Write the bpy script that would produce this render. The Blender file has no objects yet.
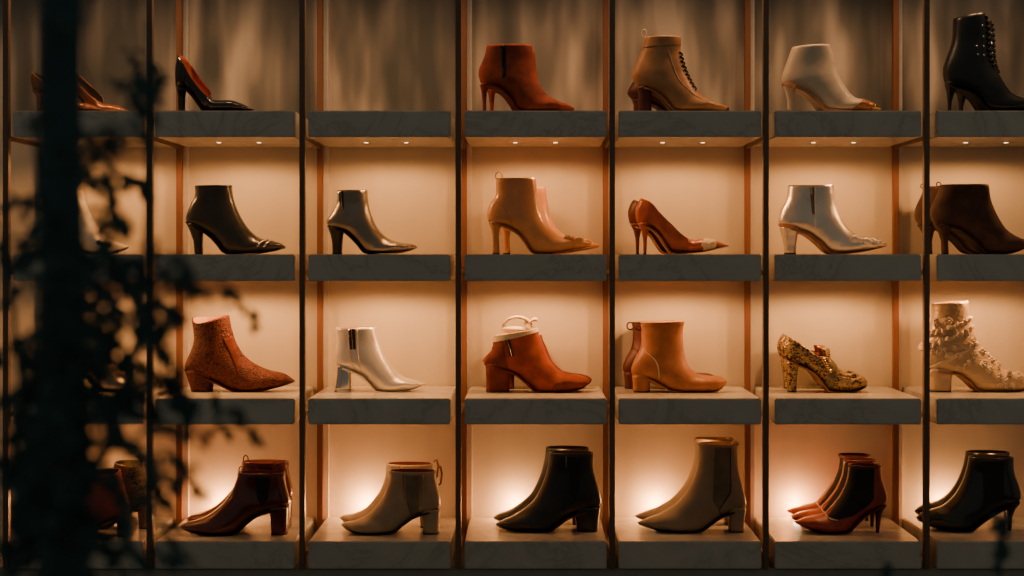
import bpy, bmesh, math, random
from mathutils import Vector, Matrix
from mathutils.bvhtree import BVHTree
from mathutils.geometry import delaunay_2d_cdt
PI = math.pi
R = random.Random(7)
sc = bpy.context.scene
C = sc.collection

# ------------------------------------------------------------------ camera frame
D = 3.70                    # camera to the front plane of the shelves (m)
F = 1541.67                 # focal length in pixels of a 1024 px wide picture
VX, VY = 530.0, 256.0       # where the straight-ahead direction meets the picture
CZ = 1.30                   # eye height
def mpp(Y): return (D + Y) / F
def wx(px, Y=0.0): return (px - VX) * mpp(Y)
def wz(py, Y=0.0): return CZ - (py - VY) * mpp(Y)

cam = bpy.data.cameras.new('camera'); co = bpy.data.objects.new('camera', cam); C.objects.link(co)
co.location = (0, -D, CZ); co.rotation_euler = (PI/2, 0, 0)
cam.sensor_width = 36; cam.lens = F / 1024 * 36
cam.shift_x = (512 - VX) / 1024; cam.shift_y = (VY - 288) / 1024
cam.dof.use_dof = True; cam.dof.focus_distance = D + 0.12; cam.dof.aperture_fstop = 3.0
cam.clip_start = 0.05
sc.camera = co

# ------------------------------------------------------------------ materials
MATS = {}
def nmat(name):
    m = bpy.data.materials.new(name); m.use_nodes = True
    nt = m.node_tree; b = nt.nodes['Principled BSDF']
    return m, nt, b
def N(nt, t, **k):
    n = nt.nodes.new(t)
    for a, v in k.items():
        if a.startswith('_'): setattr(n, a[1:], v)
        else: n.inputs[a.replace('__', ' ')].default_value = v
    return n
def L(nt, a, b): nt.links.new(a, b)
def c4(c): return (c[0], c[1], c[2], 1)
def srgb(r, g, b):
    f = lambda v: (v/255/12.92) if v/255 <= .04045 else ((v/255+.055)/1.055)**2.4
    return (f(r), f(g), f(b))
def ramp(nt, stops):
    r = nt.nodes.new('ShaderNodeValToRGB'); e = r.color_ramp.elements
    while len(e) < len(stops): e.new(.5)
    for el, (p, c) in zip(e, stops): el.position = p; el.color = c4(c)
    return r
def coords(nt, kind='Object', scale=(1,1,1)):
    t = nt.nodes.new('ShaderNodeTexCoord'); m = nt.nodes.new('ShaderNodeMapping')
    m.inputs['Scale'].default_value = scale
    L(nt, t.outputs[kind], m.inputs['Vector']); return m.outputs['Vector']
def worldpos(nt, scale=(1,1,1)):
    t = nt.nodes.new('ShaderNodeNewGeometry'); m = nt.nodes.new('ShaderNodeMapping')
    m.inputs['Scale'].default_value = scale
    L(nt, t.outputs['Position'], m.inputs['Vector']); return m.outputs['Vector']
def bump(nt, b, h, strength=.2, dist=.002):
    n = nt.nodes.new('ShaderNodeBump'); n.inputs['Strength'].default_value = strength; n.inputs['Distance'].default_value = dist
    L(nt, h, n.inputs['Height']); L(nt, n.outputs['Normal'], b.inputs['Normal'])
def leather(name, col, rough=.35, var=.25, bs=.15, coat=0, scale=25, metallic=0.0, sheen=0, fine=500):
    m, nt, b = nmat(name); v = coords(nt)
    n = N(nt, 'ShaderNodeTexNoise', Scale=scale, Detail=4.0); L(nt, v, n.inputs['Vector'])
    lo = tuple(x*(1-var) for x in col); hi = tuple(min(1, x*(1+var)) for x in col)
    r = ramp(nt, [(.3, lo), (.7, hi)]); L(nt, n.outputs['Fac'], r.inputs['Fac']); L(nt, r.outputs['Color'], b.inputs['Base Color'])
    f = N(nt, 'ShaderNodeTexNoise', Scale=float(fine), Detail=2.0); L(nt, v, f.inputs['Vector'])
    mx = N(nt, 'ShaderNodeMath', _operation='MULTIPLY_ADD'); L(nt, f.outputs['Fac'], mx.inputs[0]); mx.inputs[1].default_value = .25
    n2 = N(nt, 'ShaderNodeTexNoise', Scale=scale*1.6, Detail=2.0); L(nt, v, n2.inputs['Vector']); L(nt, n2.outputs['Fac'], mx.inputs[2])
    bump(nt, b, mx.outputs[0], bs, .003)
    b.inputs['Roughness'].default_value = rough; b.inputs['Metallic'].default_value = metallic
    b.inputs['Coat Weight'].default_value = coat; b.inputs['Coat Roughness'].default_value = .15
    b.inputs['Sheen Weight'].default_value = sheen; b.inputs['Sheen Roughness'].default_value = .4
    if sheen: b.inputs['Sheen Tint'].default_value = c4(tuple(min(1, x*2.2) for x in col))
    MATS[name] = m; return m
def suede(name, col): return leather(name, col, rough=.85, var=.4, bs=.35, sheen=.15, scale=30, fine=700)
def pattern(name, c1, c2, scale=90, rough=.35, metallic=.3, bs=.5, bias=.35):
    m, nt, b = nmat(name); v = coords(nt, scale=(1, 1, 1.5))
    vo = N(nt, 'ShaderNodeTexVoronoi', Scale=scale); L(nt, v, vo.inputs['Vector'])
    n = N(nt, 'ShaderNodeTexNoise', Scale=scale*.28, Detail=3.0); L(nt, v, n.inputs['Vector'])
    a = N(nt, 'ShaderNodeMath', _operation='ADD'); L(nt, vo.outputs['Distance'], a.inputs[0]); L(nt, n.outputs['Fac'], a.inputs[1])
    r = ramp(nt, [(bias+.25, c2), (bias+.5, c1)]); L(nt, a.outputs[0], r.inputs['Fac']); L(nt, r.outputs['Color'], b.inputs['Base Color'])
    bump(nt, b, vo.outputs['Distance'], bs, .002)
    b.inputs['Roughness'].default_value = rough; b.inputs['Metallic'].default_value = metallic
    MATS[name] = m; return m
def plain(name, col, rough=.5, metallic=0.0, emit=None, es=0):
    m, nt, b = nmat(name)
    n = N(nt, 'ShaderNodeTexNoise', Scale=40.0, Detail=2.0); L(nt, coords(nt), n.inputs['Vector'])
    r = ramp(nt, [(.3, tuple(x*.88 for x in col)), (.7, col)]); L(nt, n.outputs['Fac'], r.inputs['Fac']); L(nt, r.outputs['Color'], b.inputs['Base Color'])
    b.inputs['Roughness'].default_value = rough; b.inputs['Metallic'].default_value = metallic
    if emit: b.inputs['Emission Color'].default_value = c4(emit); b.inputs['Emission Strength'].default_value = es
    MATS[name] = m; return m

WARM = (1.0, .46, .16)
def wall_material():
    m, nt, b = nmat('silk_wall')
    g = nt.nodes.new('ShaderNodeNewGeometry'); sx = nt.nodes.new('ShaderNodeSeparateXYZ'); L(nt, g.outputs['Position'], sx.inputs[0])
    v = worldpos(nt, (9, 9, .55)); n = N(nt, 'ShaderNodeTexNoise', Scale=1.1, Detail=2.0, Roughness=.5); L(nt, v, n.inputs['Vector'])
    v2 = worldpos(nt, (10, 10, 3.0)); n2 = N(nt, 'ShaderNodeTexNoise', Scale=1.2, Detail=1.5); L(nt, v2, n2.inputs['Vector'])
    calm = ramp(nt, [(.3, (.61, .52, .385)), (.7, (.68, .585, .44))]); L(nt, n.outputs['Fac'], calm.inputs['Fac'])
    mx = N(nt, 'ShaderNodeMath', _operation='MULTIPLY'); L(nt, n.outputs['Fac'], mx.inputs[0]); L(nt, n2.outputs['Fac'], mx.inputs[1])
    refl_streaks = ramp(nt, [(.15, (.11, .11, .095)), (.25, (.27, .235, .185)), (.38, (.74, .61, .46))]); L(nt, mx.outputs[0], refl_streaks.inputs['Fac'])  # blurred reflections and light streaks painted into the top-row wall colour
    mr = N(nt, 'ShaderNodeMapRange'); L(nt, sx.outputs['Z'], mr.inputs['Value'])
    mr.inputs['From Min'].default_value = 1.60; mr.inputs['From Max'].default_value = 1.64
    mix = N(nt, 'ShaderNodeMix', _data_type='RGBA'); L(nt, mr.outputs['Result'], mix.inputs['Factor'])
    L(nt, calm.outputs['Color'], mix.inputs[6]); L(nt, refl_streaks.outputs['Color'], mix.inputs[7]); L(nt, mix.outputs[2], b.inputs['Base Color'])
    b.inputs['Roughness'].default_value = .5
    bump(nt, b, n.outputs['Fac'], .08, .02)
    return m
def marble_material():
    m, nt, b = nmat('grey_marble'); v = worldpos(nt, (1, 1, 1))
    n = N(nt, 'ShaderNodeTexNoise', Scale=4.5, Detail=7.0, Roughness=.62, Distortion=1.0); L(nt, v, n.inputs['Vector'])
    s = N(nt, 'ShaderNodeMath', _operation='SUBTRACT'); L(nt, n.outputs['Fac'], s.inputs[0]); s.inputs[1].default_value = .5
    a = N(nt, 'ShaderNodeMath', _operation='ABSOLUTE'); L(nt, s.outputs[0], a.inputs[0])
    r = ramp(nt, [(0, (.45, .415, .35)), (.02, (.55, .51, .44)), (.16, (.62, .58, .50))]); L(nt, a.outputs[0], r.inputs['Fac'])
    L(nt, r.outputs['Color'], b.inputs['Base Color']); b.inputs['Roughness'].default_value = .24
    return m
def bronze(name, col, metallic, rough):
    m, nt, b = nmat(name)
    n = N(nt, 'ShaderNodeTexNoise', Scale=30.0, Detail=3.0); L(nt, worldpos(nt, (1, 1, .15)), n.inputs['Vector'])
    r = ramp(nt, [(.3, tuple(x*.7 for x in col)), (.7, col)]); L(nt, n.outputs['Fac'], r.inputs['Fac']); L(nt, r.outputs['Color'], b.inputs['Base Color'])
    b.inputs['Metallic'].default_value = metallic; b.inputs['Roughness'].default_value = rough
    MATS[name] = m; return m
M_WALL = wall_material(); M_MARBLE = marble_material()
M_BRONZE = bronze('bronze', (.20, .125, .085), .3, .42)
M_COPPER = bronze('copper', (.36, .155, .08), .45, .4)
M_TRIM = plain('pale_trim', (.72, .65, .56), .5)
M_DARK = plain('plinth_dark', (.34, .33, .28), .6)
M_FLOOR = plain('floor_stone', (.06, .06, .058), .6)
M_LED = plain('led', (1, .9, .7), .3, 0, (1, .72, .42), 6)
M_PUCK = plain('puck', (1, .9, .7), .3, 0, (1, .66, .36), 30)
M_BARK = leather('bark', (.03, .075, .085), rough=.95, bs=.6, scale=14)
M_LEAF = leather('leaf', (.028, .08, .085), rough=.8, scale=40, bs=.1)

# shoe materials
leather('tan', srgb(196, 138, 88), .38); leather('tan_glossy', srgb(210, 150, 98), .25, coat=.3, var=.12)
leather('beige', srgb(232, 208, 176), .35, var=.08); leather('beige_boot', srgb(172, 150, 122), .38, var=.1); leather('taupe', srgb(150, 130, 106), .42, var=.1)
leather('black', (.012, .014, .014), .36, coat=.1); leather('black_gloss', (.012, .013, .012), .22, coat=.4); leather('black_matt', (.008, .009, .009), .7)
leather('brown_black', (.03, .028, .024), .3, coat=.25); suede('brown_suede', srgb(78, 54, 44))
suede('rust_suede', srgb(156, 68, 44)); suede('rust_dark', srgb(120, 50, 36)); leather('burgundy', srgb(92, 26, 20), .2, coat=.6, var=.3)
leather('red_leather', srgb(160, 66, 50), .4); leather('maroon', srgb(84, 34, 28), .5); leather('rust_pump', srgb(178, 88, 58), .3, coat=.2)
leather('pewter', (.30, .26, .21), .25, metallic=.9, bs=.6, scale=16); leather('silver', (.90, .82, .70), .30, metallic=.55, bs=.6, var=.06, scale=16)
leather('gold_silver', (.92, .83, .70), .27, metallic=.85, bs=.7, var=.1, scale=16); leather('copper_shine', srgb(186, 122, 84), .25, metallic=.5)
leather('brown_tan', srgb(182, 116, 70), .45, var=.3); leather('cream', srgb(226, 204, 172), .55, var=.08); leather('sole_tan', srgb(170, 112, 72), .5)
leather('lining_orange', srgb(190, 84, 46), .6); leather('lining_dark', srgb(50, 34, 26), .8); leather('lining_red', srgb(112, 42, 30), .7)
leather('lining_tan', srgb(180, 140, 104), .7); plain('chrome', (.8, .76, .7), .12, 1.0); plain('gold', (.75, .5, .22), .25, 1.0); plain('steel', (.75, .72, .66), .25, 1.0)
pattern('rust_glitter', srgb(122, 54, 35), srgb(36, 18, 15), 230, .6, .1, .9, .52); pattern('snake', srgb(182, 150, 106), srgb(70, 56, 38), 150, .35, .3, .6, .68)
pattern('cap_pattern', srgb(186, 124, 74), srgb(104, 62, 36), 140, .4, .3, .15); pattern('floral', srgb(214, 184, 144), srgb(120, 92, 62), 90, .45, .2, .6, .1)
pattern('snake_dark', srgb(120, 104, 74), srgb(16, 16, 14), 110, .4, .2, .5, .4)
leather('gore_taupe', srgb(116, 101, 82), .8, bs=.3); leather('gore_beige', srgb(134, 116, 94), .8, bs=.3)

# ------------------------------------------------------------------ mesh helpers
def mk(name, verts, faces, mat, parent=None, smooth=True, loc=None):
    me = bpy.data.meshes.new(name); me.from_pydata([tuple(v) for v in verts], [], faces)
    bm = bmesh.new(); bm.from_mesh(me); bmesh.ops.remove_doubles(bm, verts=bm.verts, dist=1e-6)
    bmesh.ops.recalc_face_normals(bm, faces=bm.faces); bm.to_mesh(me); bm.free()
    mats = mat if isinstance(mat, (list, tuple)) else [mat]
    for m in mats: me.materials.append(m if not isinstance(m, str) else MATS[m])
    if smooth: me.polygons.foreach_set('use_smooth', [True]*len(me.polygons))
    o = bpy.data.objects.new(name, me); C.objects.link(o)
    if parent: o.parent = parent
    if loc: o.location = loc
    return o
def box_geo(x0, x1, y0, y1, z0, z1):
    v = [(x, y, z) for x in (x0, x1) for y in (y0, y1) for z in (z0, z1)]
    f = [(0,1,3,2), (4,6,7,5), (0,4,5,1), (2,3,7,6), (0,2,6,4), (1,5,7,3)]
    return v, f
def box(name, x0, x1, y0, y1, z0, z1, mat, parent=None, bev=0, loc=None):
    v, f = box_geo(x0, x1, y0, y1, z0, z1)
    o = mk(name, v, f, mat, parent, smooth=False, loc=loc)
    if bev:
        bm = bmesh.new(); bm.from_mesh(o.data)
        bmesh.ops.bevel(bm, geom=list(bm.edges), offset=bev, segments=2, affect='EDGES'); bm.to_mesh(o.data); bm.free()
    return o
def loft_geo(rings, cap0=True, cap1=True):
    n = len(rings[0]); V = [p for r in rings for p in r]; Fc = []
    for i in range(len(rings)-1):
        for j in range(n):
            a = i*n+j; b = i*n+(j+1) % n
            Fc.append((a, b, b+n, a+n))
    for cap, i in ((cap0, 0), (cap1, len(rings)-1)):
        if cap:
            c = sum((Vector(p) for p in rings[i]), Vector())/n; V.append(c); k = len(V)-1
            for j in range(n): Fc.append((i*n+j, i*n+(j+1) % n, k))
    return V, Fc
def tube_geo(pts, rad, n=8):
    pts = [Vector(p) for p in pts]; rings = []
    for i, p in enumerate(pts):
        d = (pts[min(i+1, len(pts)-1)] - pts[max(i-1, 0)])
        d = d.normalized() if d.length > 1e-9 else Vector((0,0,1))
        up = Vector((0,1,0)) if abs(d.y) < .9 else Vector((1,0,0))
        a = d.cross(up).normalized(); b = d.cross(a)
        r = rad(i/(len(pts)-1)) if callable(rad) else rad
        rings.append([p + a*r*math.cos(2*PI*k/n) + b*r*math.sin(2*PI*k/n) for k in range(n)])
    return loft_geo(rings)
def joined(geos):
    V, Fc = [], []
    for v, f in geos:
        o = len(V); V += list(v); Fc += [tuple(i+o for i in q) for q in f]
    return V, Fc
def ball_geo(c, rx, ry, rz, nu=10, nv=7):
    c = Vector(c); rings = []
    for i in range(nv+1):
        th = PI*(i+.02)/(nv+.04)
        rings.append([c + Vector((rx*math.sin(th)*math.cos(2*PI*k/nu), ry*math.sin(th)*math.sin(2*PI*k/nu), rz*math.cos(th))) for k in range(nu)])
    return loft_geo(rings)
def curve(pts, n):
    """smooth Catmull-Rom through pts, resampled to n points of equal arc length"""
    P = [Vector((p[0], p[1])) for p in pts]; P = [P[0]*2-P[1]] + P + [P[-1]*2-P[-2]]
    d = []
    for i in range(1, len(P)-2):
        for k in range(16):
            t = k/16; a, b, c, e = P[i-1], P[i], P[i+1], P[i+2]
            # centripetal-like damping: use limited tangents
            m1 = (c-a)*.5; m2 = (e-b)*.5; s = (c-b).length
            if m1.length > s: m1 *= s/m1.length
            if m2.length > s: m2 *= s/m2.length
            h = t*t; g = h*t
            d.append(b*(2*g-3*h+1) + m1*(g-2*h+t) + c*(-2*g+3*h) + m2*(g-h))
    d.append(P[-2])
    L_ = [0]
    for i in range(1, len(d)): L_.append(L_[-1] + (d[i]-d[i-1]).length)
    out = []; j = 0
    for i in range(n):
        s = L_[-1]*i/(n-1)
        while j < len(d)-2 and L_[j+1] < s: j += 1
        u = (s-L_[j])/max(1e-9, L_[j+1]-L_[j]); out.append(d[j].lerp(d[j+1], min(1, max(0, u))))
    return out
def interp(tab, t):
    for (a, va), (b, vb) in zip(tab, tab[1:]):
        if t <= b:
            u = (t-a)/(b-a); u = u*u*(3-2*u); return va + (vb-va)*u
    return tab[-1][1]
def tag(o, label, cat=None, group=None):
    if label: o['label'] = label
    if cat: o['category'] = cat
    if group: o['group'] = group
    return o
def struct(o): o['kind'] = 'structure'; return o

# ------------------------------------------------------------------ shoes
W_POINT = [(0, .034), (.15, .031), (.3, .034), (.42, .034), (.6, .037), (.76, .042), (.88, .030), (.95, .017), (.985, .008), (1, .002)]
W_ROUND = [(0, .036), (.15, .033), (.3, .036), (.42, .035), (.6, .038), (.76, .043), (.90, .039), (.96, .029), (.985, .019), (1, .004)]
W_ALMOND = [(0, .036), (.15, .033), (.3, .035), (.42, .034), (.6, .037), (.76, .042), (.89, .034), (.955, .022), (.985, .012), (1, .003)]
W_PUMP = [(0, .004), (.03, .017), (.09, .027), (.2, .031), (.42, .030), (.62, .037), (.76, .038), (.88, .026), (.95, .015), (.985, .007), (1, .002)]
ROWTOP = [110.5, 254.3, 398.5, 541.5]; ROWBOT = [137, 281, 424.5, 569]
SHELFZ = [wz(y) for y in ROWTOP]

class Shoe:
    NS, NR = 52, 32
    def __init__(s, name, label, cat, group, row, Y, org, base, B, Fr, sc_=6.4, W=W_POINT, dip=0.0, kind='boot', **k):
        s.row, s.Y, s.org, s.base, s.s = row, Y, org, base, sc_
        s.m = mpp(Y)/sc_
        xs = [p[0] for p in B+Fr]; s.cx = (min(xs)+max(xs))/2
        s.root = bpy.data.objects.new(name, None); C.objects.link(s.root)
        s.root.empty_display_size = .05
        s.root.location = (wx(org[0]+s.cx/sc_, Y), Y, SHELFZ[row]); tag(s.root, label, cat, group)
        s.W, s.dip, s.kind = W, dip, kind
        s.top = min(p[1] for p in B+Fr); s.tb = (VY + (CZ-SHELFZ[row])/mpp(Y) - org[1])*sc_
        s.lb = curve(B, s.NS); s.lf = curve(Fr, s.NS); s.k = k
    def q(s, p):                               # crop pixel -> local x, z
        return Vector(((p[0]-s.cx)*s.m, max(0.0, (s.base-p[1])/(s.base-s.top)*(s.tb-s.top)*s.m)))
    def upper(s, mat, lining='lining_tan', nb=2.7, nt=2.2, tv=.6, an=.54, af=.60, bulge=0.006, rimw=.0022):
        s.grid = []; s.t = []
        for i in range(s.NS):
            t = i/(s.NS-1); b, f = s.q(s.lb[i]), s.q(s.lf[i])
            b = Vector((b.x, b.y+.0018))
            if f.y < b.y+.001: f.y = b.y+.001
            c = (b+f)/2; a = (f-b)/2; w = interp(s.W, t)*s.k.get('wide', 1)
            ring = []
            if s.kind == 'boot':
                for j in range(s.NR):
                    ph = 2*PI*j/s.NR; cs, sn = math.cos(ph), math.sin(ph)
                    n = nb if cs > 0 else nt            # ph=0 at sole/back side
                    nn = n + (1.2 if (cs > 0 and t > .5) else 0)*min(1, (t-.5)*4)
                    y = -w*math.copysign(abs(sn)**(2/nn), sn); e = math.copysign(abs(cs)**(2/2.15), cs)
                    p = c - a*e
                    z = p.y
                    if s.dip and t < .25 and sn > 0: z -= s.dip*s.m*sn*(1-t/.25)**2 * (0.5+0.5*cs)
                    ring.append(Vector((p.x, y, z)))
            else:
                u = min(1, max(0, (t-tv)/.05)); u = u*u*(3-2*u); a_n = PI*(an+(1-an)*u)
                v = min(1, t/.25); a_f = PI*(an+(af-an)*v); a_f = a_f+(PI-a_f)*u
                H = (f-b)/((1-math.cos(a_n))/2)
                for j in range(s.NR+1):
                    ph = -a_f + (a_f+a_n)*j/s.NR; cs, sn = math.cos(ph), math.sin(ph)
                    y = -w*math.copysign(abs(sn)**(2/2.6), sn)
                    hh = (1-cs)/2; p = b + H*hh
                    # keep side walls upright in the open part
                    x = p.x - (bulge*math.sin(PI*min(1, hh*1.6))*max(0, 1-t/.12))*s.k.get('dirx', 1)
                    ring.append(Vector((x, y, p.y)))
            s.grid.append(ring); s.t.append(t)
        n = len(s.grid[0])
        if s.kind == 'boot':
            V, Fc = loft_geo(s.grid, False, True)
            # rim and lining
            inner = []
            for d, sca in ((0, 1), (1, 1), (3, .99), (6, .97)):
                r = s.grid[d]; cc = sum(r, Vector())/n
                inner.append([cc + (p-cc)*(1-rimw/.03)*sca for p in r])
            o = len(V); V += inner[0]
            for j in range(n): Fc.append((j, (j+1) % n, o+(j+1) % n, o+j))
            s.up = mk('upper', V, Fc, mat, s.root)
            lv, lf = loft_geo(inner, False, True)
            s.lining = mk('lining', lv, lf, lining, s.root)
        else:
            V = [p for r in s.grid for p in r]; Fc = []
            for i in range(s.NS-1):
                for j in range(n-1): a_ = i*n+j; Fc.append((a_, a_+1, a_+1+n, a_+n))
            s.up = mk('upper', V, Fc, [mat, lining], s.root)
            md = s.up.modifiers.new('thick', 'SOLIDIFY'); md.thickness = .0022; md.offset = -1; md.material_offset = 1; md.use_rim = True
            iv, iff = [], []
            k = 0
            for i in range(2, int(s.NS*(tv+.08))):
                b = s.q(s.lb[i]); w = interp(s.W, s.t[i])*.86
                iv += [(b.x, -w, b.y+.0065), (b.x, w, b.y+.0065)]
                if k: iff.append((2*k-2, 2*k-1, 2*k+1, 2*k))
                k += 1
            s.insole = mk('insole', iv, iff, lining, s.root)
        s.poly = V; s.bvh = BVHTree.FromPolygons([tuple(v) for v in V], Fc)
        return s
    def sole(s, mat='black_matt', thick=.0035, t0=None, wd=.88):
        tc = t0 if t0 is not None else (0.0 if s.kind != 'boot' else s.k.get('tc', .27))
        rings = []
        if s.kind == 'boot':
            right = s.lb[-1].x > s.lb[0].x
            half = range(int(s.NS*.55)); i0 = min(half, key=lambda i: s.lb[i].x*(1 if right else -1))
            while i0 < s.NS-2 and abs(s.lb[i0+1].x-s.lb[i0].x) < .9*abs(s.lb[i0+1].y-s.lb[i0].y): i0 += 1
            tc = s.t[i0]
        for i in range(s.NS):
            if s.t[i] < tc: continue
            b = s.q(s.lb[i]); w = interp(s.W, s.t[i])*wd*s.k.get('wide', 1)
            if s.kind == 'boot': w *= min(1, .55+.45*min(1, (s.t[i]-tc)/.08))
            d = s.q(s.lb[min(i+1, s.NS-1)]) - s.q(s.lb[max(i-1, 0)]); d = d.normalized() if d.length > 1e-9 else Vector((1, 0))
            nrm = Vector((-d.y, d.x));  nrm = nrm if nrm.y > 0 else -nrm
            tp = b + nrm*thick*(1-.72*min(1, max(0, (s.t[i]-.55)/.2)))
            rings.append([Vector((b.x, -w, b.y)), Vector((b.x, w, b.y)), Vector((tp.x, w*1.02, tp.y)), Vector((tp.x, -w*1.02, tp.y))])
        V, Fc = loft_geo(rings); s.so = mk('sole', V, Fc, mat, s.root, smooth=False); return s
    def heel(s, st, mat, hw=(.026, .024), n=3.0, tip='black_matt', lift=14, NJ=20):
        st = [list(q) for q in st]; st[-1][0] = s.base
        st = [[st[0][0]-lift, st[0][1]+.12*(st[0][2]-st[0][1]), st[0][2]-.12*(st[0][2]-st[0][1])]] + st
        ys = [q[0] for q in st]
        def at(y):
            for a, b in zip(st, st[1:]):
                if y <= b[0]+1e-6:
                    u = (y-a[0])/max(1e-6, b[0]-a[0]); return a[1]+(b[1]-a[1])*u, a[2]+(b[2]-a[2])*u
            return st[-1][1], st[-1][2]
        w0 = st[1][2]-st[1][1]; w1 = st[-1][2]-st[-1][1]
        def ring(y):
            x0, x1 = at(y); g = (y-ys[0])/(ys[-1]-ys[0])
            if abs(w0-w1) > 12: u = min(1, max(0, ((x1-x0)-w1)/(w0-w1))); h = hw[1]+(hw[0]-hw[1])*u
            else: h = hw[0]+(hw[1]-hw[0])*g
            a = s.q((x0, y)); b = s.q((x1, y)); c = (a+b)/2; r = (b.x-a.x)/2; out = []
            for j in range(NJ):
                ph = 2*PI*j/NJ; cs, sn = math.cos(ph), math.sin(ph)
                out.append(Vector((c.x + r*math.copysign(abs(cs)**(2/n), cs), -h*math.copysign(abs(sn)**(2/n), sn), a.y)))
            return out
        tipy = ys[-1]-9
        Y = sorted(set([y for y in ys if y < tipy] + [ys[0]+(tipy-ys[0])*k/10 for k in range(11)]))
        V, Fc = loft_geo([ring(y) for y in Y]); s.he = mk('heel', V, Fc, mat, s.root)
        V, Fc = loft_geo([ring(tipy), ring(ys[-1])]); s.tip = mk('heel_tip', V, Fc, tip, s.he, smooth=False)
        return s
    def hit(s, p, off=0.0008):
        v = s.q(p); loc, nr, ix, d = s.bvh.ray_cast(Vector((v.x, -1, v.y)), Vector((0, 1, 0)))
        if loc is None:
            loc, nr, ix, d = s.bvh.find_nearest(Vector((v.x, -.03, v.y)))
        if nr.y > 0: nr = -nr
        return loc + nr*off
    def decal(s, name, poly, mat, off=.0009, parent=None, sp=10, both=False):
        pts = [Vector(p) for p in poly]; dense = []
        for a, b in zip(pts, pts[1:]+pts[:1]):
            k = max(1, int((b-a).length/sp))
            dense += [a.lerp(b, i/k) for i in range(k)]
        nb = len(dense)
        xs = [p.x for p in pts]; ys = [p.y for p in pts]
        def inside(x, y):
            c = False
            for a, b in zip(pts, pts[1:]+pts[:1]):
                if (a.y > y) != (b.y > y) and x < (b.x-a.x)*(y-a.y)/(b.y-a.y)+a.x: c = not c
            return c
        y = min(ys)+sp/2; ex = []
        while y < max(ys):
            x = min(xs)+sp/2
            while x < max(xs):
                if inside(x, y) and min((Vector((x, y))-q).length for q in dense) > sp*.45: ex.append(Vector((x, y)))
                x += sp
            y += sp
        v2, e2, f2, *_ = delaunay_2d_cdt(dense+ex, [], [list(range(nb))], 1, 1e-4)
        top = [s.hit(p, off) for p in v2]
        geos = [(top, [tuple(f) for f in f2])]
        bot = [s.hit(p, -.0015) for p in v2]
        cnt = {}
        for f in f2:
            for a, b in zip(f, list(f[1:])+[f[0]]): cnt[frozenset((a, b))] = cnt.get(frozenset((a, b)), 0)+1
        m = len(v2); side = [tuple(e)+(list(e)[1]+m, list(e)[0]+m) for e in [tuple(x) for x, c in cnt.items() if c == 1 and len(x) == 2]]
        V = top+bot; Fc = [tuple(f) for f in f2] + side
        return mk(name, V, Fc, mat, parent or s.root)
    def P(s, t, ph, off=0.0):
        x = min(s.NS-1.001, max(0, t*(s.NS-1))); i = int(x); u = x-i; n = len(s.grid[0])
        if s.kind == 'boot': y = (ph/(2*PI) % 1)*n; j = int(y) % n; v = y-int(y); j2 = (j+1) % n
        else: y = min(n-1.001, max(0, ph/(2*PI)*(n-1))); j = int(y); v = y-j; j2 = j+1
        g = s.grid
        p = (g[i][j].lerp(g[i][j2], v)).lerp(g[i+1][j].lerp(g[i+1][j2], v), u)
        if off:
            du = g[i+1][j]-g[i][j]; dv = g[i][j2]-g[i][j]; nr = du.cross(dv)
            if nr.length < 1e-10: nr = Vector((0,0,1))
            nr.normalize(); c = sum(g[i], Vector())/n
            if nr.dot(p-c) < 0: nr = -nr
            p = p+nr*off
        return p
    def band(s, name, t0, t1, mat, ph0=0, ph1=2*PI, off=.0014, parent=None, nt=8, nph=40, slant=0, wave=0):
        rings = []
        rows = [(t0, -.001)] + [(t0+(t1-t0)*i/nt, off) for i in range(nt+1)] + [(t1, -.001)]
        V, Fc = [], []
        for (t, o) in rows:
            for k in range(nph+1):
                ph = ph0+(ph1-ph0)*k/nph
                V.append(s.P(min(1, t+slant*math.cos(ph)+wave*.5*math.sin(17*ph)), ph, o+(wave*.25*math.sin(23*ph) if o > 0 else 0)))
        for i in range(len(rows)-1):
            for k in range(nph): a = i*(nph+1)+k; Fc.append((a, a+1, a+nph+2, a+nph+1))
        return mk(name, V, Fc, mat, parent or s.root)
    def tube(s, name, pts, r, mat, off=.001, parent=None):
        c = curve(pts, max(6, len(pts)*4)); V, Fc = tube_geo([s.hit(p, off) for p in c], r)
        return mk(name, V, Fc, mat, parent or s.root)
    def loop(s, p, w, h, r, mat, name='pull_loop', y=0.0):      # a standing loop of tape
        c = s.q(p); pts = []
        for k in range(17):
            a = 2*PI*k/16; pts.append(Vector((c.x+w*s.m*math.sin(a), y, c.y-h*s.m*math.cos(a))))
        V, Fc = tube_geo(pts, r); return mk(name, V, Fc, mat, s.root)
    def bow(s, p, size, mat, name='bow', tilt=0.0, y=None, depth=None):
        c2 = s.q(p); yy = s.hit(p, .002).y if y is None else y
        c = Vector((c2.x, yy, c2.y)); S = size*s.m; geos = []
        for sg in (-1, 1):
            rings = []
            for i in range(9):
                u = i/8; r = S*(.12+.42*math.sin(PI*min(1, u*1.0))**.8*(.4+.6*u)); x = sg*S*u
                rings.append([c + Vector((x*math.cos(tilt)-r*.9*math.sin(a)*math.sin(tilt), r*.55*math.cos(a), x*math.sin(tilt)+r*.9*math.sin(a)*math.cos(tilt))) for a in [2*PI*k/12 for k in range(12)]])
            geos.append(loft_geo(rings))
        o = mk(name, *joined(geos), mat, s.root)
        kn = mk('knot', *ball_geo(c, S*.22, S*.3, S*.3), mat, o)
        return o
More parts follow.
